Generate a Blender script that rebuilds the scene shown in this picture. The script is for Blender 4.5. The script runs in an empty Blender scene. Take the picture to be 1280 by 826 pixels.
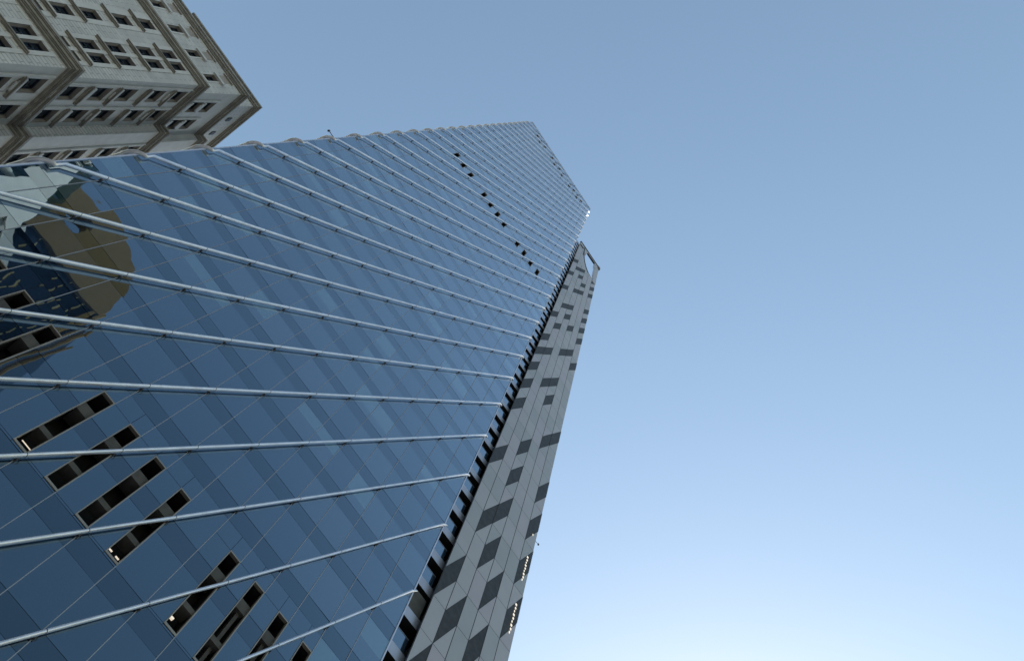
import bpy, bmesh, math, random
from mathutils import Vector, Matrix
random.seed(7)
R = math.radians
scene = bpy.context.scene
COL = scene.collection

# ------------------------------------------------------------------ camera
cam_d = bpy.data.cameras.new("Camera")
cam = bpy.data.objects.new("Camera", cam_d)
COL.objects.link(cam)
scene.camera = cam
cam_d.sensor_fit = 'HORIZONTAL'
cam_d.sensor_width = 36.0
cam_d.lens = 36.0 * 988.85 / 1280.0
cam_d.clip_start = 0.1
cam_d.clip_end = 20000
CX, CY, CZ = 2.166, -20.993, 1.6
rows = ((0.56748056, -0.80996754, 0.14804864),
        (0.81229744, 0.52130341, -0.2615638),
        (0.13467992, 0.2686919, 0.95376411))
rx, ry, rz = [Vector(r) for r in rows]
m = Matrix((rx, -ry, -rz)).transposed().to_4x4()
m.translation = Vector((CX, CY, CZ))
cam.matrix_world = m

# ------------------------------------------------------------------ light
SUN_AZ, SUN_EL = 25.0, 33.0         # azimuth measured from +X towards +Y
world = bpy.data.worlds.new("World")
scene.world = world
world.use_nodes = True
nt = world.node_tree
nt.nodes.clear()
sky = nt.nodes.new('ShaderNodeTexSky')
sky.sky_type = 'NISHITA'
sky.sun_disc = False
sky.sun_elevation = R(SUN_EL)
sky.sun_rotation = R(90 - SUN_AZ)
sky.altitude = 50
sky.air_density = 2.0
sky.dust_density = 0.6
sky.ozone_density = 1.0
bg = nt.nodes.new('ShaderNodeBackground')
bg.inputs['Strength'].default_value = 0.10
wo = nt.nodes.new('ShaderNodeOutputWorld')
hs = nt.nodes.new('ShaderNodeHueSaturation')
hs.inputs['Saturation'].default_value = 1.04
nt.links.new(sky.outputs[0], hs.inputs['Color'])
nt.links.new(hs.outputs[0], bg.inputs[0])
nt.links.new(bg.outputs[0], wo.inputs[0])
sd = bpy.data.lights.new("Sun", 'SUN')
sd.energy = 2.0
sd.angle = R(0.5)
sd.color = (1.0, 0.94, 0.86)
sun = bpy.data.objects.new("Sun", sd)
COL.objects.link(sun)
sv = Vector((math.cos(R(SUN_AZ)) * math.cos(R(SUN_EL)), math.sin(R(SUN_AZ)) * math.cos(R(SUN_EL)), math.sin(R(SUN_EL))))
sun.rotation_euler = sv.to_track_quat('Z', 'Y').to_euler()
sun.location = (0, 0, 300)
vs = scene.view_settings
vs.view_transform = 'Standard'
vs.look = 'None'
vs.exposure = 0.94
vs.gamma = 1.0

# ------------------------------------------------------------------ materials
def mat(name, color, rough=0.6, metal=0.0, ior=1.5, var=0.0, vscale=1.0, bump=0.0, bscale=4.0, bdist=0.02, spec=0.5, streak=0.0):
    M = bpy.data.materials.new(name)
    M.use_nodes = True
    t = M.node_tree
    b = t.nodes['Principled BSDF']
    b.inputs['Roughness'].default_value = rough
    b.inputs['Metallic'].default_value = metal
    b.inputs['IOR'].default_value = ior
    b.inputs['Specular IOR Level'].default_value = spec
    b.inputs['Base Color'].default_value = (*color, 1)
    tc = None
    if var or bump or streak:
        tc = t.nodes.new('ShaderNodeTexCoord')
    if var:
        n = t.nodes.new('ShaderNodeTexNoise'); n.inputs['Scale'].default_value = vscale
        n.inputs['Detail'].default_value = 5
        mp = t.nodes.new('ShaderNodeMapRange')
        mp.inputs[1].default_value = 0.3; mp.inputs[2].default_value = 0.7
        mp.inputs[3].default_value = 1 - var; mp.inputs[4].default_value = 1 + var
        t.links.new(tc.outputs['Object'], n.inputs['Vector'])
        t.links.new(n.outputs[0], mp.inputs[0])
        mx = t.nodes.new('ShaderNodeVectorMath'); mx.operation = 'SCALE'
        mx.inputs[0].default_value = color
        t.links.new(mp.outputs[0], mx.inputs['Scale'])
        t.links.new(mx.outputs[0], b.inputs['Base Color'])
    if bump:
        n2 = t.nodes.new('ShaderNodeTexNoise'); n2.inputs['Scale'].default_value = bscale
        n2.inputs['Detail'].default_value = 2
        bp = t.nodes.new('ShaderNodeBump'); bp.inputs['Strength'].default_value = bump
        bp.inputs['Distance'].default_value = bdist
        t.links.new(tc.outputs['Object'], n2.inputs['Vector'])
        t.links.new(n2.outputs[0], bp.inputs['Height'])
        t.links.new(bp.outputs[0], b.inputs['Normal'])
    return M

def stone_tile(name, color, tw, th, mortar, dark=0.72, offset=0.5):
    """glazed stone cladding laid in rows; UVs are in metres"""
    M = mat(name, color, rough=0.45)
    t = M.node_tree; b = t.nodes['Principled BSDF']
    uv = t.nodes.new('ShaderNodeUVMap')
    br = t.nodes.new('ShaderNodeTexBrick')
    br.inputs['Scale'].default_value = 1.0
    br.inputs['Brick Width'].default_value = tw
    br.inputs['Row Height'].default_value = th
    br.inputs['Mortar Size'].default_value = mortar
    br.inputs['Mortar Smooth'].default_value = 0.1
    br.offset = offset
    c2 = tuple(c * 0.9 for c in color)
    br.inputs['Color1'].default_value = (*color, 1)
    br.inputs['Color2'].default_value = (*c2, 1)
    br.inputs['Mortar'].default_value = (*(c * dark for c in color), 1)
    t.links.new(uv.outputs[0], br.inputs['Vector'])
    n = t.nodes.new('ShaderNodeTexNoise'); n.inputs['Scale'].default_value = 0.6; n.inputs['Detail'].default_value = 6
    t.links.new(uv.outputs[0], n.inputs['Vector'])
    mp = t.nodes.new('ShaderNodeMapRange')
    mp.inputs[1].default_value = 0.3; mp.inputs[2].default_value = 0.7; mp.inputs[3].default_value = 0.86; mp.inputs[4].default_value = 1.1
    t.links.new(n.outputs[0], mp.inputs[0])
    mx = t.nodes.new('ShaderNodeVectorMath'); mx.operation = 'SCALE'
    t.links.new(br.outputs['Color'], mx.inputs[0]); t.links.new(mp.outputs[0], mx.inputs['Scale'])
    t.links.new(mx.outputs[0], b.inputs['Base Color'])
    return M

def curtain_glass(name, base, f0=.112, power=1.88, tint=(.55, .78, .98), bdist=.022):
    M = bpy.data.materials.new(name); M.use_nodes = True
    t = M.node_tree; t.nodes.clear()
    N = t.nodes.new; L = t.links.new
    out = N('ShaderNodeOutputMaterial'); mix = N('ShaderNodeMixShader'); dif = N('ShaderNodeBsdfDiffuse'); gl = N('ShaderNodeBsdfGlossy')
    dif.inputs[0].default_value = (*base, 1)
    gl.inputs['Roughness'].default_value = .012
    tc = N('ShaderNodeTexCoord'); n = N('ShaderNodeTexNoise'); n.inputs['Scale'].default_value = .35; n.inputs['Detail'].default_value = 2
    bp = N('ShaderNodeBump'); bp.inputs['Strength'].default_value = .5; bp.inputs['Distance'].default_value = bdist
    L(tc.outputs['Object'], n.inputs['Vector']); L(n.outputs[0], bp.inputs['Height']); L(bp.outputs[0], gl.inputs['Normal'])
    lw = N('ShaderNodeLayerWeight'); lw.inputs['Blend'].default_value = .5      # facing = 1 - cos
    pw = N('ShaderNodeMath'); pw.operation = 'POWER'; pw.inputs[1].default_value = power
    mr = N('ShaderNodeMapRange'); mr.inputs[3].default_value = f0; mr.inputs[4].default_value = .96
    L(lw.outputs['Facing'], pw.inputs[0]); L(pw.outputs[0], mr.inputs[0]); L(mr.outputs[0], mix.inputs[0])
    cm = N('ShaderNodeMix'); cm.data_type = 'RGBA'
    cm.inputs[6].default_value = (*tint, 1); cm.inputs[7].default_value = (.97, .99, 1, 1)
    L(pw.outputs[0], cm.inputs[0]); L(cm.outputs[2], gl.inputs[0])
    L(dif.outputs[0], mix.inputs[1]); L(gl.outputs[0], mix.inputs[2]); L(mix.outputs[0], out.inputs[0])
    return M
GLASS = [curtain_glass('vision_glass_clear', (0.013, 0.029, 0.058)), curtain_glass('vision_glass_soft', (0.036, 0.062, 0.102)), curtain_glass('vision_glass_blind', (0.085, 0.155, 0.205)), curtain_glass('vision_glass_dark', (0.006, 0.016, 0.034), f0=.12)]
SPAN = curtain_glass('spandrel_glass_blue', (0.003, 0.009, 0.020), f0=.088, power=2.0)
SGLASS = curtain_glass('stone_building_glass', (0.006, 0.014, 0.03), f0=.12, power=2.6, tint=(.5, .75, 1.0))
ALU = mat('silver_aluminium_tube', (0.58, 0.61, 0.68), rough=0.36, metal=0.7, var=0.10, vscale=2)
WEB = mat('white_fin_metal', (0.55, 0.62, 0.78), rough=0.4, metal=0.3, var=0.05)
MUL = mat('mullion_metal', (0.33, 0.34, 0.36), rough=0.4, metal=0.5)
SEAM = mat('dark_seam_gasket', (0.02, 0.025, 0.03), rough=0.7)
BRK = mat('dark_bracket_steel', (0.06, 0.065, 0.075), rough=0.5, metal=0.4)
SLOTF = mat('slot_frame_bronze', (0.30, 0.28, 0.25), rough=0.45, metal=0.4, var=0.1)
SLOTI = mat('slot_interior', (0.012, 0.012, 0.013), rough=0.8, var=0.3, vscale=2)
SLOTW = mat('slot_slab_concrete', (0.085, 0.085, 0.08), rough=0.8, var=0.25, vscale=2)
DARKBODY = mat('tower_core', (0.03, 0.035, 0.04), rough=0.8)
LAMP = bpy.data.materials.new('lit_lamp'); LAMP.use_nodes = True
_b = LAMP.node_tree.nodes['Principled BSDF']
_b.inputs['Emission Color'].default_value = (1, 0.86, 0.66, 1); _b.inputs['Emission Strength'].default_value = 0.4
GREY = mat('grey_composite_panel', (0.42, 0.415, 0.425), rough=0.42, metal=0.25, var=0.04, vscale=0.5)
GREY2 = mat('grey_composite_panel_cool', (0.37, 0.38, 0.385), rough=0.42, metal=0.25, var=0.04, vscale=0.5)
GREY3 = mat('grey_composite_panel_warm', (0.425, 0.40, 0.425), rough=0.42, metal=0.25, var=0.04, vscale=0.5)
GWIN = mat('dark_louvred_window', (0.045, 0.050, 0.056), rough=0.55, ior=1.3, var=0.25, vscale=3)
GSEAM = mat('panel_joint', (0.035, 0.04, 0.045), rough=0.8)
SLAB = mat('lavender_slab_metal', (0.46, 0.49, 0.57), rough=0.35, metal=0.4, var=0.06)
STONE = stone_tile('pale_stone_cladding', (0.67, 0.66, 0.63), 1.15, 0.36, 0.035, dark=0.55)
TRIM = mat('smooth_pale_stone', (0.64, 0.635, 0.615), rough=0.5, var=0.08, vscale=1.2)
CORN = mat('brown_grey_cornice_stone', (0.30, 0.28, 0.245), rough=0.6, var=0.2, vscale=1.5)
REVEAL = mat('window_reveal_stone', (0.36, 0.32, 0.28), rough=0.6, var=0.15, vscale=2)
SFRAME = mat('dark_window_frame', (0.035, 0.045, 0.06), rough=0.5)
TAN = mat('tan_stone', (0.27, 0.18, 0.06), rough=0.6, var=0.08)
GOLD = mat('gold_fin', (0.62, 0.50, 0.24), rough=0.35, metal=0.5)
NAVY = mat('navy_glass', (0.008, 0.018, 0.04), rough=0.15, ior=1.5)
WHITE = mat('white_cladding', (0.85, 0.86, 0.80), rough=0.5, var=0.05)
GREENG = mat('green_glass', (0.02, 0.05, 0.045), rough=0.12, ior=1.5)
ASPH = mat('asphalt', (0.05, 0.05, 0.052), rough=0.9, var=0.2, vscale=1)
PAVE = mat('paving', (0.26, 0.25, 0.235), rough=0.85, var=0.15, vscale=0.7)
PAINT = mat('road_paint', (0.75, 0.75, 0.72), rough=0.7, var=0.1)

# ------------------------------------------------------------------ helpers
class MB:
    def __init__(self):
        self.v = []; self.f = []; self.uv = []; self.mi = []
    def quad(self, pts, uvs=None, mi=0):
        n = len(self.v)
        self.v += [tuple(p) for p in pts]
        self.f.append(tuple(range(n, n + len(pts))))
        self.uv.append(uvs or [(0, 0)] * len(pts)); self.mi.append(mi)
    def box(self, a, b, mi=0, skip=''):
        x0, y0, z0 = [min(a[i], b[i]) for i in range(3)]
        x1, y1, z1 = [max(a[i], b[i]) for i in range(3)]
        F = {'f': ([(x0, y0, z0), (x1, y0, z0), (x1, y0, z1), (x0, y0, z1)], 'xz'),
             'k': ([(x1, y1, z0), (x0, y1, z0), (x0, y1, z1), (x1, y1, z1)], 'xz'),
             'l': ([(x0, y1, z0), (x0, y0, z0), (x0, y0, z1), (x0, y1, z1)], 'yz'),
             'r': ([(x1, y0, z0), (x1, y1, z0), (x1, y1, z1), (x1, y0, z1)], 'yz'),
             'b': ([(x0, y1, z0), (x1, y1, z0), (x1, y0, z0), (x0, y0, z0)], 'xy'),
             't': ([(x0, y0, z1), (x1, y0, z1), (x1, y1, z1), (x0, y1, z1)], 'xy')}
        for k, (p, ax) in F.items():
            if k in skip: continue
            i, j = 'xyz'.index(ax[0]), 'xyz'.index(ax[1])
            self.quad(p, [(q[i], q[j]) for q in p], mi)
    def tube(self, pts, r, n=12, mi=0, caps=True):
        pts = [Vector(p) for p in pts]
        base = len(self.v)
        up = Vector((0, 1, 0))
        prev = None
        for i, p in enumerate(pts):
            if i == 0: d = pts[1] - p
            elif i == len(pts) - 1: d = p - pts[i - 1]
            else: d = (pts[i + 1] - pts[i]).normalized() + (p - pts[i - 1]).normalized()
            d.normalize()
            if prev is None:
                a = d.cross(Vector((0.31, 0.17, 0.94)) if abs(d.z) < .9 else Vector((1, 0, 0))).normalized()
            else:
                a = (prev - d * prev.dot(d)).normalized()
            prev = a
            b = d.cross(a)
            for k in range(n):
                t = 2 * math.pi * k / n
                self.v.append(tuple(p + a * (r * math.cos(t)) + b * (r * math.sin(t))))
        for i in range(len(pts) - 1):
            for k in range(n):
                k2 = (k + 1) % n
                self.f.append((base + i * n + k, base + i * n + k2, base + (i + 1) * n + k2, base + (i + 1) * n + k))
                self.uv.append([(0, 0)] * 4); self.mi.append(mi)
        if caps:
            self.f.append(tuple(base + k for k in range(n))); self.uv.append([(0, 0)] * n); self.mi.append(mi)
            e = base + (len(pts) - 1) * n
            self.f.append(tuple(e + k for k in reversed(range(n)))); self.uv.append([(0, 0)] * n); self.mi.append(mi)
    def build(self, name, mats, parent=None, smooth=False):
        me = bpy.data.meshes.new(name)
        org = Vector((0, 0, 0))
        me.from_pydata(self.v, [], self.f)
        uvl = me.uv_layers.new(name='UVMap')
        i = 0
        for u in self.uv:
            for q in u:
                uvl.data[i].uv = q; i += 1
        if not isinstance(mats, (list, tuple)): mats = [mats]
        for mm in mats: me.materials.append(mm)
        for p, k in zip(me.polygons, self.mi):
            p.material_index = k
            p.use_smooth = smooth and len(p.vertices) == 4
        bm = bmesh.new(); bm.from_mesh(me)
        bmesh.ops.remove_doubles(bm, verts=bm.verts, dist=1e-5) if smooth else None
        bmesh.ops.recalc_face_normals(bm, faces=bm.faces)
        bm.to_mesh(me); bm.free()
        o = bpy.data.objects.new(name, me)
        COL.objects.link(o)
        if parent is not None:
            o.parent = parent
            loc = parent.get('_w', None)
            if loc is not None:
                o.matrix_parent_inverse = Matrix.Translation(-Vector(loc))
        return o

def empty(name, loc, label, cat, group=None):
    o = bpy.data.objects.new(name, None)
    COL.objects.link(o)
    o.location = loc
    o['_w'] = loc
    o['label'] = label; o['category'] = cat
    if group: o['group'] = group
    return o

def strip_prop():
    for o in bpy.data.objects:
        if '_w' in o: del o['_w']

def structure(name, mb, mats):
    o = mb.build(name, mats); o['kind'] = 'structure'
    return o

# ================================================================== the ground
g = MB(); S = 9000
g.quad([(-S, -S, -0.15), (S, -S, -0.15), (S, S, -0.15), (-S, S, -0.15)], [(0, 0), (1, 0), (1, 1), (0, 1)])
structure('ground', g, PAVE)
g = MB(); g.box((-300, -40, -0.146), (300, -27, -0.142)); structure('road', g, ASPH)
g = MB(); g.box((-300, -27, -0.15), (300, 60, 0.0)); structure('pavement', g, PAVE)
g = MB(); g.box((-300, -56, -0.15), (300, -40, 0.0)); structure('far_pavement', g, PAVE)
g = MB()
for i in range(-30, 30):
    g.box((i * 6, -33.6, -0.142), (i * 6 + 3, -33.45, -0.137))
structure('road_markings', g, PAINT)

# ================================================================== the glass tower
MOD, FH, F0 = 1.5, 3.2436, 6.236
def fz(f): return (f + F0) * FH + CZ
ML, MR = -6.74, 10.0
XL, XR = ML * MOD, MR * MOD
FTOP = 53.5
DEPTH = 24.0
TC = ((XL + XR) / 2, DEPTH / 2, 0)
tower = empty('glass_tower', TC, 'tall blue glass office tower with white diagonal tubes across its facade', 'tower')

b = MB(); b.box((XL + .05, 1.6, 0), (XR - .05, DEPTH, fz(FTOP) - .6)); b.build('core', DARKBODY, tower)
# side and back curtain walls
def side_wall(name, x):
    w = MB()
    for n in range(-6, 54):
        zb, zt = fz(n), min(fz(n + 1), fz(FTOP))
        for j in range(16):
            y0 = j * MOD; y1 = (j + 1) * MOD
            w.quad([(x, y0, zb), (x, y1, zb), (x, y1, zb + .71 * (zt - zb)), (x, y0, zb + .71 * (zt - zb))], mi=0)
            w.quad([(x, y0, zb + .71 * (zt - zb)), (x, y1, zb + .71 * (zt - zb)), (x, y1, zt), (x, y0, zt)], mi=1)
    w.quad([(x, 0, 0), (x, DEPTH, 0), (x, DEPTH, fz(-6)), (x, 0, fz(-6))], mi=0)
    return w.build(name, [GLASS[0], SPAN], tower)
side_wall('side_curtain_wall', XL); side_wall('side_curtain_wall', XR)
b = MB(); b.box((XL, DEPTH, 0), (XR, DEPTH + .1, fz(FTOP))); b.build('rear_curtain_wall', SPAN, tower)
b = MB(); b.box((XL + .02, .1, fz(FTOP) - .5), (XR - .02, DEPTH, fz(FTOP) - .35)); b.build('roof', DARKBODY, tower)

# openings in the facade : (m0, m1, f0, f1)
SLOTM = [-4, -3, -2, 0, 1, 2, 3, 5, 6, 7, 8]
openings = []
for M_ in SLOTM:
    openings.append((M_ - .40, M_, .03, 1.41, 'tall'))
    openings.append((M_ - .40, M_, 24.2, 25.12, 'mid'))
    openings.append((M_ - .42, M_, 50.15, 50.75, 'top'))
    openings.append((M_ - .42, M_, 51.35, 51.98, 'top'))

def cells(u0, u1, v0, v1):
    """rectangle minus openings"""
    hs = [o for o in openings if o[0] < u1 - 1e-6 and o[1] > u0 + 1e-6 and o[2] < v1 - 1e-6 and o[3] > v0 + 1e-6]
    if not hs: return [(u0, u1, v0, v1)]
    us = sorted({u0, u1} | {min(max(x, u0), u1) for h in hs for x in h[:2]})
    vsn = sorted({v0, v1} | {min(max(x, v0), v1) for h in hs for x in h[2:4]})
    out = []
    for i in range(len(us) - 1):
        for j in range(len(vsn) - 1):
            cu, cv = (us[i] + us[i + 1]) / 2, (vsn[j] + vsn[j + 1]) / 2
            if us[i + 1] - us[i] < 1e-4 or vsn[j + 1] - vsn[j] < 1e-4: continue
            if any(h[0] < cu < h[1] and h[2] < cv < h[3] for h in hs): continue
            out.append((us[i], us[i + 1], vsn[j], vsn[j + 1]))
    return out

SPF = 0.29        # spandrel share of a storey
def proj(x, y, z):
    p = Vector((x, y, z)) - Vector((CX, CY, CZ))
    d = p.dot(rz)
    return 512 + 791.1 * p.dot(rx) / d, 330 + 791.1 * p.dot(ry) / d
panes = []
for n in range(-7, 54):
    for k in range(-7, 10):
        u0, u1 = max(k, ML), k + 1
        v0, v1 = max(n, -F0 + .02), min(n + 1 - SPF, FTOP - .05)
        if v1 <= v0: continue
        px = proj((u0 + u1) / 2 * MOD, 0, fz((v0 + v1) / 2))
        p2 = [proj(u * MOD, 0, fz(v)) for u in (u0, u1) for v in (v0, v1)]
        area = abs((p2[3][0] - p2[0][0]) * (p2[2][1] - p2[1][1]) - (p2[3][1] - p2[0][1]) * (p2[2][0] - p2[1][0])) / 2
        inside = -20 < px[0] < 1044 and -20 < px[1] < 680
        panes.append((area if inside else 0, n, k, u0, u1, v0, v1))
panes.sort(reverse=True)
G = .008
def glass_choice(n, k):
    """low-left panes darker, the rest paler: brighter sky reflection put into the colour; some blinds"""
    r = random.random()
    if n < 2 and k < 8: return 3 if r < .8 else 0
    if n < 4 and k < 5: return 0
    return 2 if r < .17 else (1 if r < .66 else 0)
def add_pane(mb, u0, u1, v0, v1, mi, y=0.0):
    ta, tb = random.uniform(-.007, .007), random.uniform(-.004, .004)
    for (a, c, d, e) in cells(u0, u1, v0, v1):
        x0, x1, z0, z1 = a * MOD + G, c * MOD - G, fz(d) + G, fz(e) - G
        cx, cz = (u0 + u1) / 2 * MOD, (fz(v0) + fz(v1)) / 2
        P = [(x, y + (x - cx) * ta + (z - cz) * tb, z) for x, z in ((x0, z0), (x1, z0), (x1, z1), (x0, z1))]
        if mi == 2 and e - d > .5:      # blind hangs part of the way down behind the glass
            q = random.choice((.3, .45, .6))
            A = [tuple(P[0][i] + (P[3][i] - P[0][i]) * q for i in range(3)), tuple(P[1][i] + (P[2][i] - P[1][i]) * q for i in range(3))]
            mb.quad([P[0], P[1], A[1], A[0]], mi=1); mb.quad([A[0], A[1], P[2], P[3]], mi=2)
        else:
            mb.quad(P, mi=mi)
rest = MB()
for i, (ar, n, k, u0, u1, v0, v1) in enumerate(panes):
    mi = glass_choice(n, k)
    if i < 100:
        p = MB(); add_pane(p, u0, u1, v0, v1, mi)
        o = p.build('glass_panel', GLASS, tower)
    else:
        add_pane(rest, u0, u1, v0, v1, mi)
o = rest.build('glass_panels', GLASS, tower); o['kind'] = 'stuff'
# spandrel bands, one per storey
for n in range(-7, 54):
    s = MB()
    v0, v1 = n + 1 - SPF, min(n + 1, FTOP)
    if v0 >= FTOP or v0 < -F0: continue
    for k in range(-7, 10):
        if n in (0, 24):
            for (a, c, d, e) in cells(max(k, ML), k + 1, v0, v1):
                if s.v and abs(s.v[-3][0] + G - a * MOD) > .05:
                    s.build('spandrel_band', SPAN, tower); s = MB()
                s.quad([(a * MOD + G, .004, fz(d) + G), (c * MOD - G, .004, fz(d) + G), (c * MOD - G, .004, fz(e) - G), (a * MOD + G, .004, fz(e) - G)])
        else:
            add_pane(s, max(k, ML), k + 1, v0, v1, 0, .004)
    s.build('spandrel_band', SPAN, tower)
# dark backing just behind the glass (seen through the joints)
s = MB()
for k in range(-7, 10):
    for n in range(-6, 54):
        for (a, c, d, e) in cells(max(k, ML), k + 1, n, min(n + 1, FTOP)):
            s.quad([(a * MOD, .03, fz(d)), (c * MOD, .03, fz(d)), (c * MOD, .03, fz(e)), (a * MOD, .03, fz(e))])
s.build('joint_backing', SEAM, tower)
# mullions
for k in range(-6, 10):
    s = MB()
    segs = [(-F0, FTOP)]
    s.box((k * MOD - .014, -.022, fz(-F0)), (k * MOD + .014, .01, fz(FTOP)))
    s.build('mullion', MUL, tower)
# edge trims and parapet
for x, sg in ((XL, -1), (XR, 1)):
    s = MB(); s.box((x - .045 if sg < 0 else x - .02, -.05, 0), (x + .02 if sg < 0 else x + .045, .05, fz(FTOP)))
    s.build('corner_trim', WEB, tower)
s = MB(); s.box((XL, -.06, fz(FTOP)), (XR, .1, fz(FTOP) + .22)); s.build('parapet', WEB, tower)
# a thin rail above the parapet
s = MB(); s.tube([(XL, -.02, fz(FTOP) + 1.3), (XR, -.02, fz(FTOP) + 1.3)], .035, 8)
for k in range(-6, 11, 2):
    s.tube([(k * MOD, -.02, fz(FTOP)), (k * MOD, -.02, fz(FTOP) + 1.3)], .025, 6)
s.build('roof_rail', MUL, tower)

# recessed slots
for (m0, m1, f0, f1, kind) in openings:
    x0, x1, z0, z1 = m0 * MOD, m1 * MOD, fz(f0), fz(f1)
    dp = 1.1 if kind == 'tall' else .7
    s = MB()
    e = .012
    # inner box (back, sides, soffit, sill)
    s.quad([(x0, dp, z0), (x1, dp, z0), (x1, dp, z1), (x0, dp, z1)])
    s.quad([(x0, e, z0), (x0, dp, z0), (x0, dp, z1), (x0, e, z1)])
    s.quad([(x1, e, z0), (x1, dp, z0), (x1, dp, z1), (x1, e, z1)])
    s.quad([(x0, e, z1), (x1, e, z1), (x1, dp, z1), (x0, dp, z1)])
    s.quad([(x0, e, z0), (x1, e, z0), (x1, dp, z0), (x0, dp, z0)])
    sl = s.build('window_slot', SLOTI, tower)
    fr = MB(); w = .035
    y0, y1 = -.03, .12
    fr.box((x0 - .005, y0, z0), (x0 + w, y1, z1)); fr.box((x1 - w, y0, z0), (x1 + .005, y1, z1))
    fr.box((x0 + w, y0, z0), (x1 - w, y1, z0 + (.09 if kind == 'tall' else .05)))
    fr.box((x0 + w, y0, z1 - (.06 if kind == 'tall' else .05)), (x1 - w, y1, z1))
    fr.build('frame', SLOTF, sl)
    if kind == 'tall':
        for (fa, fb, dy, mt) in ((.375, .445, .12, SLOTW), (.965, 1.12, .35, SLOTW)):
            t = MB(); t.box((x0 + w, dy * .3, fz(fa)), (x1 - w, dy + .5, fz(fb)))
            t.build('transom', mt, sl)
        t = MB()
        if m1 in (0, 8):
            t.box((x0 + .12, .36, fz(.22)), (x1 - .06, .39, fz(.22) + .02)); t.build('ceiling_light', LAMP, sl)
        elif m1 in (3,):
            t.box((x0 + .06, .32, fz(.19)), (x0 + .2, .36, fz(.19) + .04)); t.box((x1 - .22, .32, fz(.19)), (x1 - .06, .36, fz(.19) + .04)); t.build('ceiling_light', LAMP, sl)
        elif m1 in (5,):
            t.box((x0 + .06, .3, fz(.24)), (x0 + .24, .4, fz(.24) + .07)); t.build('ceiling_light', LAMP, sl)
        if m1 >= 6:
            t = MB(); t.box((x0 + .30, .25, z0 + .1), (x0 + .44, .5, fz(1.12))); t.build('post', SLOTW, sl)

# diagonal tubes
ST, TR, CO = .215, .125, -.07
def blade(mb, pts, nor, a=.118, b=.062, n=24, taper=0):
    """oval blade: a = half depth away from the wall, b = half width along the wall"""
    pts = [Vector(p) for p in pts]; base = len(mb.v)
    for i, p in enumerate(pts):
        k_ = min(1.0, .5 + .5 * (len(pts) - 1 - i) / taper) if taper else 1.0
        d = (pts[min(i + 1, len(pts) - 1)] - pts[max(i - 1, 0)]).normalized()
        o_ = Vector(nor[i]); o_ = (o_ - d * o_.dot(d)).normalized(); w = d.cross(o_)
        for k in range(n):
            t = 2 * math.pi * k / n
            mb.v.append(tuple(p + o_ * (a * k_ * math.cos(t)) + w * (b * k_ * math.sin(t))))
    for i in range(len(pts) - 1):
        for k in range(n):
            k2 = (k + 1) % n
            mb.f.append((base + i * n + k, base + i * n + k2, base + (i + 1) * n + k2, base + (i + 1) * n + k)); mb.uv.append([(0, 0)] * 4); mb.mi.append(0)
    for e, rv in ((base, False), (base + (len(pts) - 1) * n, True)):
        idx = [e + k for k in range(n)]
        mb.f.append(tuple(reversed(idx)) if rv else tuple(idx)); mb.uv.append([(0, 0)] * n); mb.mi.append(0)
allbr = []
tube_objs = []
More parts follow.
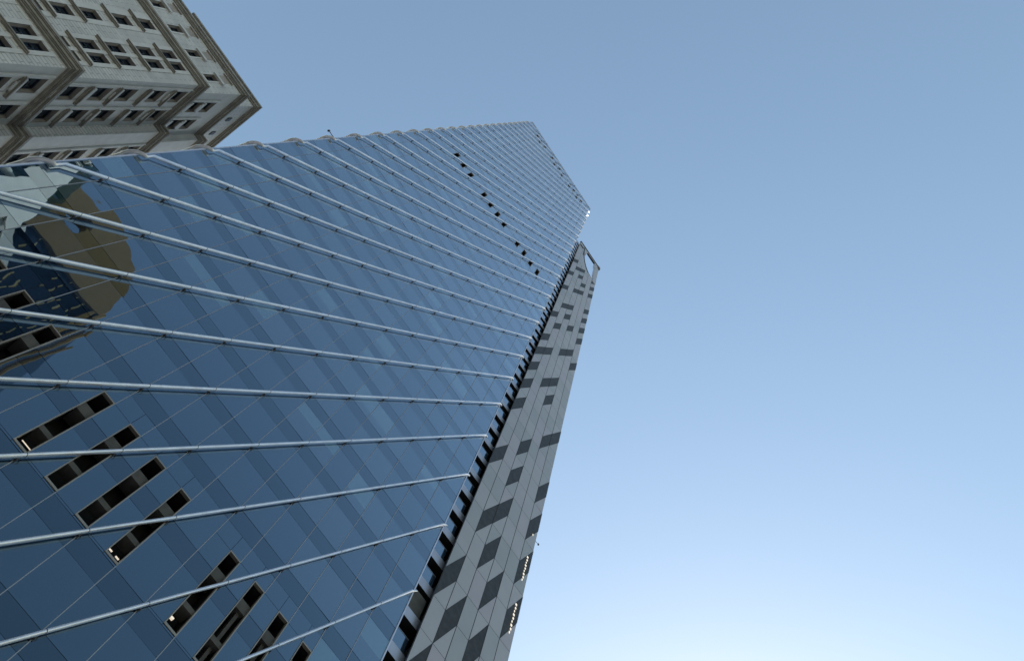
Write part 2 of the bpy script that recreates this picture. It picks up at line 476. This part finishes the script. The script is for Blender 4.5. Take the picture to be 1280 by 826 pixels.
for k in range(-10, 31):
    # f = m + 2k + CO
    ma = max(ML, -F0 + .3 - 2 * k); mb_ = min(MR, FTOP - .05 - 2 * k - CO)
    if mb_ - ma < .4: continue
    def P(mm, y=-ST): return Vector((mm * MOD, y, fz(mm + 2 * k + CO)))
    pts = []; nor = []
    slope = FH / MOD
    web = MB(); web2 = MB()
    rad = .45
    if ma == ML:
        zc = P(ML).z
        xs = XL - .36; rad = .62
        nor += [(-1, 0, 0)] * 2 + [(-math.cos(math.pi / 2 * i / 8), -math.sin(math.pi / 2 * i / 8), 0) for i in range(1, 9)]
        far = [(xs, 3.6, zc - slope * 3.75), (xs, rad - ST, zc - slope * .35)]
        arc = []
        for i in range(1, 9):
            a = math.pi / 2 * i / 8
            arc.append((xs + rad - rad * math.cos(a), rad - ST - rad * math.sin(a), zc - slope * .35 * (1 - i / 8.)))
        left = far + arc
        pts += left
        # curved fin between tube and the corner
        for i in range(len(left) - 1):
            p, q = Vector(left[i]), Vector(left[i + 1])
            def inn(v): return Vector((max(v.x, XL - .0) if v.x > XL else XL - .01, min(v.y, -.01) if v.y < 0 and v.x > XL else max(v.y, -.01), v.z - .10))
            web.quad([p, q, inn(q), inn(p)])
        m_start = ML + (rad - .36) / MOD; rad = .45
    else:
        m_start = ma
    m_end = MR - (rad - ST) / MOD if mb_ == MR else mb_
    nseg = max(2, int((m_end - m_start)))
    for i in range(nseg + 1):
        pts.append(tuple(P(m_start + (m_end - m_start) * i / nseg))); nor.append((0, -1, 0))
    if mb_ == MR:
        z0 = P(m_end).z
        xs = XR + ST
        right = [tuple(P(m_end))]
        for i in range(1, 9):
            a = math.pi / 2 * i / 8
            right.append((xs - rad + rad * math.sin(a), rad - ST - rad * math.cos(a), z0 + slope * .5 * i / 8.))
        right.append((xs, .9, z0 + slope * .5 + slope * .6))
        pts += right[1:]
        nor += [(math.sin(math.pi / 2 * i / 8), -math.cos(math.pi / 2 * i / 8), 0) for i in range(1, 9)] + [(1, 0, 0)]
        for i in range(len(right) - 1):
            p, q = Vector(right[i]), Vector(right[i + 1])
            def inn2(v): return Vector((min(v.x, XR), -.01, v.z - .1)) if v.x < XR + .05 and v.y < 0 else Vector((XR + .01, max(v.y, -.01), v.z - .1))
            web2.quad([p, q, inn2(q), inn2(p)])
    t = MB(); blade(t, pts, nor, taper=9 if mb_ == MR else 0)
    to = t.build('diagonal_tube', ALU, tower, smooth=True)
    if web.v: web.build('corner_fin', WEB, to)
    if web2.v: web2.build('corner_fin', WEB, to)
    for mm in range(math.ceil(m_start), int(math.floor(m_end)) + 1):
        p = P(mm)
        pr = proj(p.x, p.y, p.z)
        dist = (p - Vector((CX, CY, CZ))).length if (-10 < pr[0] < 1034 and -10 < pr[1] < 670) else 1e4
        allbr.append((dist, p, to, k))
def bracket(mb, p):
    mb.box((p.x - .03, -.13, p.z - .16), (p.x + .03, 0, p.z - .05))
    mb.box((p.x - .05, -.028, p.z - .2), (p.x + .05, -.004, p.z + .02))
    # joint ring on the tube
allbr.sort(key=lambda a: a[0])
restb = MB()
for i, (d, p, to, k) in enumerate(allbr):
    if i < 100:
        s = MB(); bracket(s, p)
        dv = Vector((MOD, 0, FH)).normalized()
        blade(s, [p + dv * .10, p + dv * .125], [(0, -1, 0)] * 2, .122, .066)
        s.build('bracket', BRK, to)
    else:
        bracket(restb, p)
o = restb.build('brackets', BRK, tower); o['kind'] = 'stuff'
# small mast on the left edge
s = MB(); mz = fz(13.4); s.tube([(XL - .02, 0, mz), (XL - .75, 0, mz + .05)], .03, 8); s.tube([(XL - .75, 0, mz - .12), (XL - .75, 0, mz + .12)], .09, 8)
s.build('edge_lamp', BRK, tower)

# ================================================================== the grey panelled tower
GX, GW, GYF = 19.42, 1.257, 4.82
GR = GX + 6 * GW
GTOP = 50.6
gt = empty('grey_tower', ((GX + GR) / 2, 14, 0), 'grey panelled tower with staggered dark slanted windows beside the glass tower', 'tower')
GB = -.27        # joints sit at n + GB
holes = []
rs = [(0, 7, 1), (1, 6, 1), (3, 6, 1), (3, 8, 1), (2, 9, 1), (1, 10, 2), (5, 8, 1), (5, 10, 1), (5, 12, 1), (5, 14, 1), (0, 13, 1), (2, 15, 1), (4, 17, 2), (2, 13, 1),
      (0, 23, 2), (3, 26, 2), (0, 25, 1), (5, 30, 1), (5, 26, 1), (0, 21, 1), (0, 19, 1), (2, 21, 2), (3, 20, 1), (0, 17, 1),
      (1, 42, 2), (0, 39, 1), (2, 41, 1), (3, 40, 1), (0, 35, 1), (2, 37, 2), (5, 40, 1), (5, 42, 1), (5, 44, 1), (5, 46, 1), (1, 32, 2), (5, 36, 1),
      (5, 34, 1), (2, 31, 1), (0, 29, 1), (1, 28, 1), (3, 30, 1), (5, 32, 1), (0, 43, 1), (0, 47, 1), (4, 3, 1), (1, 2, 2), (0, 4, 1), (3, 0, 1), (5, 4, 1), (2, 0, 1), (0, 0, 1)]
wset = {}
for (c, r, n) in rs:
    for i in range(n): wset[(c + i, r + i)] = 1
def gp(c, v, y=GYF):   # slanted coordinates: at column position c the row v
    return (GX + c * GW, y, fz(v + GB))
# the crown opening in facade metres
def in_hole(x, f):
    # scooped opening near the right top
    if f > 50.35: return False
    if x > 25.35: return False
    # lower boundary: arc from (21.4, 47.2) down to (24.4, 45.1), up right wall
    return x > 21.3 and ((x - 24.9) / 3.7) ** 2 + ((f - 50.1) / 5.2) ** 2 < 1
# panels: each column is cut by sloping joints (one storey per column) and level joints
NSUB = 1
colpan = MB(); seam = MB()
panels = []
for c in range(6):
    for n in range(-8, 52):
        # sloping cell: bottom-left n, bottom-right n+1 ; top-left n+1, top-right n+2
        v = [(c, n), (c + 1, n + 1), (c + 1, n + 2), (c, n + 1)]
        panels.append((c, n, v))
zmin, zmax = 0.0, fz(GTOP)
def poly_clip(poly, zlo, zhi):
    def clip(pl, keep, z):
        out = []
        for i in range(len(pl)):
            a, b_ = pl[i], pl[(i + 1) % len(pl)]
            ka, kb = keep(a[2]), keep(b_[2])
            if ka: out.append(a)
            if ka != kb:
                t = (z - a[2]) / (b_[2] - a[2]); out.append(tuple(a[j] + (b_[j] - a[j]) * t for j in range(3)))
        return out
    pl = clip(poly, lambda z: z >= zlo, zlo)
    if len(pl) >= 3: pl = clip(pl, lambda z: z <= zhi, zhi)
    return pl if len(pl) >= 3 else None
# plain cladding, level joints: two triangular pieces per sloping cell read as level + vertical joints
cl = MB()
CROWN = fz(44.73)
jt = .018
for c in range(6):
    for n in range(-8, 52):
        x0, x1 = GX + c * GW + jt * 1.5, GX + (c + 1) * GW - jt * 1.5
        za, zb = fz(n + GB) + jt, fz(n + 1 + GB) - jt
        mi = random.choice((0, 0, 1, 2))
        # the two windows that may cut this level cell: slanted cells n (its upper part) and n-1 (lower part)
        up = (c, n) in wset      # cell rises from (left n) to (right n+1): covers upper-left triangle of level row n
        lo = (c, n - 1) in wset  # covers lower-right triangle of level row n
        if za < 0: za = 0
        if zb <= za: continue
        if fz(n + GB) >= CROWN - .1: continue
        for kind, occ in (('U', up), ('L', lo)):
            tri = [(x0, za), (x1, zb), (x0, zb)] if kind == 'U' else [(x0, za), (x1, za), (x1, zb)]
            if not occ:
                cl.quad([(x, GYF, z) for x, z in tri], mi=mi)
cl.build('cladding', [GREY, GREY2, GREY3], gt)
# joints backing
s = MB(); s.quad([(GX, GYF + .03, 0), (GR, GYF + .03, 0), (GR, GYF + .03, CROWN), (GX, GYF + .03, CROWN)]); s.build('joint_backing', GSEAM, gt)
# slanted windows
for (c, r, n) in rs:
    if fz(r + GB) > CROWN: continue
    s = MB()
    a = [gp(c, r, GYF + .012), gp(c + n, r + n, GYF + .012), gp(c + n, r + n + 1, GYF + .012), gp(c, r + 1, GYF + .012)]
    s.quad(a)
    w = s.build('window', GWIN, gt)
    fr = MB()
    q = [Vector(p) for p in a]
    cen = sum(q, Vector()) / 4
    for i in range(4):
        p0, p1 = q[i], q[(i + 1) % 4]
        def ins(p, amt): 
            d = (cen - p); return p + Vector((math.copysign(amt, d.x), 0, math.copysign(amt * .9, d.z)))
        fr.quad([p0 + Vector((0, -.03, 0)), p1 + Vector((0, -.03, 0)), ins(p1, .02) + Vector((0, -.03, 0)), ins(p0, .02) + Vector((0, -.03, 0))])
    for i in range(1, n):
        xx = GX + (c + i) * GW
        fr.box((xx - .015, GYF - .01, fz(r + i + GB)), (xx + .015, GYF + .01, fz(r + i + 1 + GB)))
    fr.build('frame', GSEAM, w)
    if (c, r) in ((5, 8), (5, 10), (5, 12)):
        lt = MB()
        cnt = 9 if r < 12 else 1
        for i in range(cnt):
            f_ = r + GB + .45 + (1.0 * i / 8 if cnt > 1 else .1)
            xx = GX + (5.55 + .02 * math.sin(i * 2.1)) * GW
            lt.box((xx, GYF - .03, fz(f_)), (xx + .09 + .04 * (i % 3), GYF - .005, fz(f_) + .22))
        lt.build('lit_sign_lamps', LAMP, w)
# side, back and core of the grey tower
s = MB(); s.box((GX + .95, GYF + .04, 0), (GR, 24, CROWN)); s.box((GX + .11, 7.85, 0), (GX + .949, 24, CROWN)); s.build('core', GREY2, gt)
# crown screen with the scooped opening
cr = MB()
nx, nz = 60, 60
x0, x1, z0, z1 = GX, GR, CROWN, fz(GTOP)
TH = .3
def hole_poly():
    pts = [(25.30, 50.20), (25.28, 49.2), (25.62, 48.4), (25.62, 46.6)]
    for i in range(15):
        a = R(-78 - i * 7.2)
        pts.append((25.35 + 4.15 * math.cos(a), 50.6 + 5.55 * math.sin(a)))
    pts += [(21.42, 47.9), (21.9, 48.4), (21.9, 49.3), (22.4, 50.20)]
    return pts
hp = [(x, fz(f)) for x, f in hole_poly()]
bm = bmesh.new()
outer = [bm.verts.new((x, 0, z)) for x, z in ((x0, z0), (x1, z0), (x1, z1), (x0, z1))]
inner = [bm.verts.new((x, 0, z)) for x, z in hp]
ed = [bm.edges.new((outer[i], outer[(i + 1) % 4])) for i in range(4)] + [bm.edges.new((inner[i], inner[(i + 1) % len(inner)])) for i in range(len(inner))]
bmesh.ops.triangle_fill(bm, use_beauty=True, use_dissolve=False, edges=ed)
bm.verts.ensure_lookup_table(); bm.verts.index_update()
cr = MB()
fl = [[(v.co.x, v.co.z) for v in f.verts] for f in bm.faces]
bm.free()
for tri in fl:
    cr.quad([(x, GYF, z) for x, z in tri]); cr.quad([(x, GYF + TH, z) for x, z in reversed(tri)])
ol = [(x0, z0), (x1, z0), (x1, z1), (x0, z1)]
for i in range(4):
    (a, b1), (c_, d_) = ol[i], ol[(i + 1) % 4]
    cr.quad([(a, GYF, b1), (c_, GYF, d_), (c_, GYF + TH, d_), (a, GYF + TH, b1)])
cr.build('crown_screen', GREY, gt)
ln = MB()  # left lining and outer band dark: shade of the curved recess painted in
for i in range(len(hp)):
    (a, b1), (c_, d_) = hp[i], hp[(i + 1) % len(hp)]
    ln.quad([(a, GYF - .06, b1), (c_, GYF - .06, d_), (c_, GYF + .35, d_), (a, GYF + .35, b1)], mi=0 if i < 6 else 1)
    if i >= 8 and i < len(hp) - 4:
        ccx, ccz = 24.2, fz(48.5)
        def outw(x, z): 
            d = Vector((x - ccx, 0, z - ccz)); return (x + d.x * .10, GYF - .03, z + d.z * .10)
        ln.quad([(a, GYF - .06, b1), (c_, GYF - .06, d_), outw(c_, d_), outw(a, b1)], mi=1)
ln.build('lining_with_recess_shade', [WEB, GWIN], gt)
s = MB(); s.box((GX - .1, GYF - .12, fz(GTOP)), (GR + .15, GYF + .3, fz(GTOP) + .35)); s.build('roof_beam', GSEAM, gt)
s = MB(); s.box((GR - .5, GYF - .2, fz(GTOP) - 1.6), (GR + .25, GYF + .25, fz(GTOP) + .5)); s.build('corner_cap', SLOTW, gt)
s = MB(); s.box((GX + .1, GYF - .12, fz(49.4)), (GX + 1.3, GYF + .0, fz(49.4) + .9)); s.build('vent', GWIN, gt)
s = MB()
for c in range(1, 6):
    xx = GX + c * GW
    top = fz(44.8 if c in (2, 3, 4) else 50.3)
    if c in (2, 3, 4): continue
    s.box((xx - .018, GYF - .004, CROWN), (xx + .018, GYF + .01, top - (.0 if c != 1 else 0)))
for n in range(45, 51):
    s.box((GX, GYF - .004, fz(n + GB)), (GX + 1.9, GYF + .01, fz(n + GB) + .036))
s.build('joints', GSEAM, gt)
# corner pole light on the right edge
s = MB(); s.tube([(GR, GYF + .2, fz(12.35)), (GR + .55, GYF + .2, fz(12.35) + .1)], .02, 8); s.box((GR + .5, GYF + .15, fz(12.35)), (GR + .62, GYF + .25, fz(12.35) + .2)); s.build('edge_lamp', BRK, gt)

# recessed balcony strip between the two towers; it runs on behind the edge of the grey cladding
SY = GYF + .5
SE = GX + .95
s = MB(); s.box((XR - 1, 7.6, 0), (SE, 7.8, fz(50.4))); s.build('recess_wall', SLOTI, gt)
s = MB(); s.box((GX + .01, GYF + .035, 0), (GX + .05, GYF + .09, CROWN)); s.build('cladding_edge', GREY2, gt)
for n in range(-6, 50):
    z0, z1 = fz(n + .80), fz(n + 1.07)
    s = MB()
    s.box((XR, SY, z0), (SE - .01, 7.6, z1), skip='b')
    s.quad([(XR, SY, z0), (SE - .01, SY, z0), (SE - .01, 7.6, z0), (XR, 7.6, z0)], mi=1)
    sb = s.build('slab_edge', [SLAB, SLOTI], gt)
    q = MB()
    if n == 5:
        q.box((XR, SY + .02, z1), (GX + .05, SY + .06, fz(n + 1.64))); q.build('grey_panel', SLOTW, sb)
    else:
        q.box((XR, SY + .02, z1), (GX - .03, SY + .06, fz(n + 1.44))); q.build('balustrade_glass', GLASS[1], sb)
        q = MB(); q.box((XR, SY + .0, fz(n + 1.44)), (GX - .03, SY + .08, fz(n + 1.44) + .03)); q.build('handrail', MUL, sb)

# ================================================================== the stone building
def wp(x, y, z): return (x + CX, y + CY, z + CZ)      # offsets from the camera position
sb_root = empty('stone_building', wp(-40, 45, -1.6), 'pale stone building with stepped brown cornices and deep windows behind the glass tower', 'building')

def wall_holes(mb, axis, pos, u0, u1, v0, v1, hs, depth, mi=0, mr=1):
    """axis 'y': wall facing -Y at y=pos, u=x ; axis 'x': wall facing +X at x=pos, u=y. coordinates are camera offsets"""
    def pt(u, v, d):
        return wp(u, pos + d, v) if axis == 'y' else wp(pos - d, u, v)
    us = sorted({u0, u1} | {x for h in hs for x in h[:2] if u0 < x < u1})
    vv = sorted({v0, v1} | {x for h in hs for x in h[2:] if v0 < x < v1})
    for i in range(len(us) - 1):
        for j in range(len(vv) - 1):
            cu, cv = (us[i] + us[i + 1]) / 2, (vv[j] + vv[j + 1]) / 2
            if any(h[0] < cu < h[1] and h[2] < cv < h[3] for h in hs): continue
            q = [(us[i], vv[j]), (us[i + 1], vv[j]), (us[i + 1], vv[j + 1]), (us[i], vv[j + 1])]
            mb.quad([pt(a, b_, 0) for a, b_ in q], q, mi)

def box_ax(mb, axis, pos, u0, u1, v0, v1, d0, d1, mi=0):
    if axis == 'y': mb.box(wp(u0, pos + d0, v0), wp(u1, pos + d1, v1), mi)
    else: mb.box(wp(pos - d0, u0, v0), wp(pos - d1, u1, v1), mi)

def stone_window(axis, pos, u0, u1, v0, v1, depth=.38, panes=2):
    # reveal is the opening's lining; pane and frame sit at the back
    def pt(u, v, d): return wp(u, pos + d, v) if axis == 'y' else wp(pos - d, u, v)
    s = MB()
    C4 = [(u0, v0), (u1, v0), (u1, v1), (u0, v1)]
    for i in range(4):
        a, b_ = C4[i], C4[(i + 1) % 4]
        s.quad([pt(*a, -.03), pt(*b_, -.03), pt(*b_, depth), pt(*a, depth)])
    w = s.build('window', REVEAL, sb_root)
    p = MB(); p.quad([pt(a, b_, depth - .02) for a, b_ in C4]); p.build('pane', SGLASS, w)
    f = MB(); t = .045
    box_ax(f, axis, pos, u0, u0 + t, v0, v1, depth - .1, depth - .03); box_ax(f, axis, pos, u1 - t, u1, v0, v1, depth - .1, depth - .03)
    box_ax(f, axis, pos, u0 + t, u1 - t, v0, v0 + t, depth - .1, depth - .03); box_ax(f, axis, pos, u0 + t, u1 - t, v1 - t, v1, depth - .1, depth - .03)
    box_ax(f, axis, pos, u0 + t, u1 - t, (v0 + v1) / 2 + .1, (v0 + v1) / 2 + .14, depth - .1, depth - .03)
    um = (u0 + u1) / 2
    box_ax(f, axis, pos, um - .02, um + .02, v0 + t, (v0 + v1) / 2 + .1, depth - .1, depth - .03)
    f.build('frame', SFRAME, w)

WH = 1.9
def storeys(tier):
    if tier == 1: return [28.2, 31.5, 35.4, 38.7, 41.9 - .1, 44.75, 48.0], [31.0, 38.2, 44.2, 47.6]
    if tier == 2: return [51.75, 55.0, 58.2, 62.1, 65.4], [54.35, 57.65, 61.45, 65.0]
    return [69.3, 71.6], []
def bay(axis, pos, b0, b1, wins, vs_, ledges, vlo, vhi, holes):
    """one window bay: pale surround, windows, ledges"""
    sur = MB()
    grp = MB()
    hs = [(a, b_, v, v + WH) for v in vs_ for a, b_ in wins]
    holes += hs
    # raised surround strips each side of the windows and a shelf over each group
    d = -.05
    edges = [b0] + [x for w in wins for x in w] + [b1]
    for i in range(0, len(edges), 2):
        box_ax(sur, axis, pos, edges[i] + (.0 if i else 0), edges[i + 1], vlo, vhi, d, .0)
    for v in vs_:
        pass
    sur.build('window_surround', TRIM, sb_root)
    for (a, b_, v, v2) in hs:
        stone_window(axis, pos, a, b_, v, v2)
    if axis == 'x':
        for v in vs_:
            l = MB(); a, b_ = wins[0][0] + .05, wins[-1][1] - .05
            box_ax(l, axis, pos, a, b_, v - .34, v - .01, -.15, -.051)
            box_ax(l, axis, pos, a + .15, b_ - .15, v - .60, v - .34, -.15, -.051)
            box_ax(l, axis, pos, a + .32, b_ - .32, v - .80, v - .60, -.15, -.051)
            l.build('sill_block', TRIM, sb_root)
        l = MB(); box_ax(l, axis, pos, b0 - .12, b0 - .001, vlo, vhi, -.12, -.001); l.build('bay_trim', TRIM, sb_root)
    for z in ledges:
        l = MB()
        box_ax(l, axis, pos, b0 - .05, b1 + .02, z - .09, z, -.26, -.001)
        box_ax(l, axis, pos, b0, b1 - .03, z - .19, z - .09, -.16, -.001)
        l.build('ledge', CORN, sb_root)

def tier(num, yf, xs, ystep, xs2, z0, z1, front_bays, side_bays, side2_bays, xleft=-62, yback=75):
    vs_, led = storeys(num)
    hf, h1, h2 = [], [], []
    for (b0, b1, wins) in front_bays: bay('y', yf, b0, b1, wins, vs_, led, vs_[0] - .4, vs_[-1] + WH + .3, hf)
    for (b0, b1, wins) in side_bays: bay('x', xs, b0, b1, wins, vs_, led, vs_[0] - .4, vs_[-1] + WH + .3, h1)
    for (b0, b1, wins) in side2_bays: bay('x', xs2, b0, b1, wins, vs_, led, vs_[0] - .4, vs_[-1] + WH + .3, h2)
    if num == 3:
        vs_ = [71.6]; led = []
        for (b0, b1, wins) in [(x - .1, x + .9, [(x, x + .75)]) for x in (-25.55, -28.2, -30.85, -33.5, -36.1, -38.8)]: bay('y', yf, b0, b1, wins, vs_, led, 71.2, 73.8, hf)
    s = MB()
    wall_holes(s, 'y', yf, xleft, xs, z0, z1, hf, .7)
    s.build('front_wall', STONE, sb_root)
    s = MB(); wall_holes(s, 'x', xs, yf, ystep, z0, z1, h1, .7)
    s.build('side_wall', TRIM if num < 3 else TRIM, sb_root)
    s = MB()
    wall_holes(s, 'y', ystep, xs, xs2, z0, z1, [], .7)
    s.build('return_wall', STONE, sb_root)
    s = MB(); wall_holes(s, 'x', xs2, ystep, yback, z0, z1, h2, .7)
    s.build('side_wall', TRIM, sb_root)
    s = MB(); s.quad([wp(xleft, yf + .9, z1), wp(xs - .9, yf + .9, z1), wp(xs - .9, yback, z1), wp(xleft, yback, z1)])
    s.quad([wp(xleft, yf + .9, z0), wp(xs - .9, yf + .9, z0), wp(xs - .9, yf + .9, z1), wp(xleft, yf + .9, z1)])
    s.quad([wp(xs - .9, yf + .9, z0), wp(xs - .9, yback, z0), wp(xs - .9, yback, z1), wp(xs - .9, yf + .9, z1)])
    s.build('tier_core', SFRAME, sb_root)

def cornice(ztop, yf, xs, ystep, xs2, out, xleft=-62, yback=75, name='cornice', h=.86):
    s = MB()
    prof = [(0, -.30, .38), (-.30, -.52, .72), (-.52, -.58, .55), (-.58, -.88, .86), (-.88, -1.0, .5)]
    prof = [(0, .28, 1.0), (.28, .36, .86), (.36, .62, .70), (.62, .70, .5), (.70, h, .34)]
    for (a, b_, k) in prof:
        o_ = out * k
        zt, zb = ztop - a, ztop - b_
        e = .0
        # front run, short return, second run: butt end to end
        s.box(wp(xleft, yf - o_, zb), wp(xs + o_, yf + .3, zt))
        s.box(wp(xs - .3, yf + .3, zb), wp(xs + o_, ystep - o_, zt))
        s.box(wp(xs - .3, ystep - o_, zb), wp(xs2 + o_, ystep + .3, zt))
        s.box(wp(xs2 - .3, ystep + .3, zb), wp(xs2 + o_, yback, zt))
    return s.build(name, CORN, sb_root)

pair = lambda x: (x - 2.80, x, [(x - 2.40, x - 1.52), (x - 1.22, x - .34)])
single = lambda x: (x - 2.05, x, [(x - 1.45, x - .44)])
sbay = lambda y: (y, y + 2.15, [(y + .22, y + 1.75)])
fb1 = [pair(-24.75), single(-28.75), pair(-32.6), pair(-37.4), single(-41.4)]
tier(1, 29.1, -23.93, 35.5, -23.05, -1.6, 51.3, fb1, [sbay(30.1), sbay(32.95)], [sbay(37.0), sbay(40.2), sbay(44.0)])
cornice(51.4, 29.1, -23.93, 35.5, -23.05, .5)
tier(2, 29.7, -23.71, 35.5, -22.85, 51.35, 68.5, fb1, [sbay(30.45), sbay(33.15)], [sbay(37.3), sbay(40.4), sbay(44.3)])
cornice(68.6, 29.7, -23.71, 35.5, -22.85, .45)
tier(3, 30.4, -23.45, 37.0, -22.75, 68.55, 77.0, [],  [(31.6, 33.5, [(31.75, 33.25)]), (34.3, 36.2, [(34.45, 35.95)])], [])
# niches on the top tier
for x in (-25.55, -28.2, -30.85, -33.5, -36.1):
    s = MB(); box_ax(s, 'y', 30.4, x - .2, x + 1.2, 73.6, 73.95, -.22, -.001); s.build('ledge', TRIM, sb_root)
    s = MB(); box_ax(s, 'y', 30.4, x + .0, x + .9, 74.3, 75.6, -.03, -.002); box_ax(s, 'y', 30.4, x - .2, x + 1.1, 75.6, 75.8, -.16, -.001); s.build('niche', REVEAL, sb_root)
cornice(77.1, 30.4, -23.45, 37.0, -22.75, .42)
# top crown, set back
def crown():
    s = MB()
    s.box(wp(-34.2, 32.2, 77.1), wp(-23.4, 60, 82.4)); s.build('crown_wall', STONE, sb_root)
    s = MB()
    for (a, b_, o_) in ((0, .3, .42), (.3, .42, .34), (.42, .7, .28), (.7, .9, .14)):
        s.box(wp(-34.2 - o_, 32.2 - o_, 82.6 - b_), wp(-23.4 + o_, 60, 82.6 - a))
    s.build('crown_cornice', CORN, sb_root)
    s = MB()
    for y in (34.2, 36.6, 39.0):
        s.box(wp(-23.40, y, 79.2), wp(-23.32, y + .5, 80.0))
    s.build('vent', SFRAME, sb_root)
crown()

# ================================================================== buildings across the street, seen in the glass
ar = empty('arched_tower', (-31, -62, 0), 'navy glass tower with gold fins and tan arched crown mirrored in the facade', 'building')
VY = -(72 - 21)      # world Y of its street front
def rp(x, y, z): return (x + CX, y, z + CZ)
s = MB(); s.box(rp(-47, VY, -1.6), rp(-18.3, VY - 22, 93)); s.build('body', NAVY, ar)
s = MB(); s.box(rp(-19.4, VY + .02, -1.6), rp(-18.9, VY + .5, 95)); s.box(rp(-18.5, VY - .6, -1.6), rp(-18.1, VY + .2, 95)); s.box(rp(-18.28, VY - 3.4, -1.6), rp(-18.0, VY - 3.0, 95)); s.box(rp(-18.28, VY - 7.4, -1.6), rp(-18.0, VY - 7.0, 95))
s.build('corner_pier', TAN, ar)
s = MB()
for n in range(10, 46):
    for j in range(0, 22):
        if random.random() < .55:
            x = -46 + j * 1.25 + random.choice((0, .3))
            s.box(rp(x, VY + .02, n * 2.05), rp(x + .12, VY + .25, n * 2.05 + 1.5))
s.build('gold_fins', GOLD, ar)
# arched crown with a round opening
bm = bmesh.new()
cx, cz, ra = -33.0, 92.0, 14.6
oc = [(cx - ra, 93.0)] + [(cx + ra * math.cos(R(180 - a)), 93 + 15.5 * math.sin(R(a))) for a in range(6, 180, 6)] + [(cx + ra, 93.0)]
ic = [(-32.2 + 1.9 * math.cos(R(a)), 101.2 + 2.4 * math.sin(R(a))) for a in range(0, 360, 20)]
ov = [bm.verts.new((x, 0, z)) for x, z in oc]; iv = [bm.verts.new((x, 0, z)) for x, z in ic]
ed = [bm.edges.new((ov[i], ov[(i + 1) % len(ov)])) for i in range(len(ov))] + [bm.edges.new((iv[i], iv[(i + 1) % len(iv)])) for i in range(len(iv))]
bmesh.ops.triangle_fill(bm, use_beauty=True, use_dissolve=False, edges=ed)
tris = [[(v.co.x, v.co.z) for v in f.verts] for f in bm.faces]; bm.free()
s = MB()
for t in tris:
    s.quad([rp(x, VY + .6, z) for x, z in t]); s.quad([rp(x, VY - 1.4, z) for x, z in t])
for lp in (oc, ic):
    for i in range(len(lp)):
        (a, b1), (c_, d_) = lp[i], lp[(i + 1) % len(lp)]
        s.quad([rp(a, VY + .6, b1), rp(c_, VY + .6, d_), rp(c_, VY - 1.4, d_), rp(a, VY - 1.4, b1)])
s.build('arched_crown', TAN, ar)

wt = empty('white_ribbed_tower', (-46, -56, 0), 'white ribbed tower with green glass bands mirrored at the facade corner', 'building')
VY2 = -(63 - 21)
s = MB(); s.box(rp(-64, VY2, -1.6), rp(-34.9, VY2 - 14, 100.5)); s.build('body', GREENG, wt)
for n in range(24, 62):
    z = n * 1.62
    if z > 100 or 76 < z < 88: continue
    s = MB(); s.box(rp(-64.2, VY2 + .35, z), rp(-34.7, VY2 + .0, z + .16)); s.build('floor_band', WHITE, wt)
def sl(x): return -.55 * (x + 33)
def prism(poly, y0, y1, name, m, par):
    bm = bmesh.new()
    vs_ = [bm.verts.new((x, 0, z)) for x, z in poly]
    e_ = [bm.edges.new((vs_[i], vs_[(i + 1) % len(vs_)])) for i in range(len(vs_))]
    bmesh.ops.triangle_fill(bm, use_beauty=True, use_dissolve=False, edges=e_)
    s = MB()
    for f in bm.faces:
        t = [(v.co.x, v.co.z) for v in f.verts]
        s.quad([rp(x, y0 + sl(x), z) for x, z in t]); s.quad([rp(x, y1, z) for x, z in reversed(t)])
    for i in range(len(poly)):
        (a, b1), (c_, d_) = poly[i], poly[(i + 1) % len(poly)]
        s.quad([rp(a, y0 + sl(a), b1), rp(c_, y0 + sl(c_), d_), rp(c_, y1, d_), rp(a, y1, b1)])
    bm.free()
    return s.build(name, m, par)
prism([(-34.7, 30), (-34.7, 92.6), (-34.2, 93.3), (-31.8, 87.2), (-30.3, 83), (-31.3, 80), (-31.3, 30)], VY2 + 1.0, VY2 - 3, 'white_pier', WHITE, wt)
prism([(-31.3, 80), (-30.4, 83), (-27.6, 79.3), (-24.4, 74), (-24.6, 72.4), (-28, 76.5)], VY2 + .9, VY2 - 1, 'white_flare', WHITE, wt)
for j in range(12):
    zb = 46 + j * 4.6
    pts = []
    for i in range(13):
        t = i / 12
        pts.append(rp(-52 + 17 * t, VY2 + .8 + 1.2 * math.sin(t * math.pi), zb + 4.5 * (1 - t) ** 2))
    if zb < 98:
        s = MB(); s.tube(pts, .5, 8); s.build('curved_rib', WHITE, wt, smooth=True)

strip_prop()
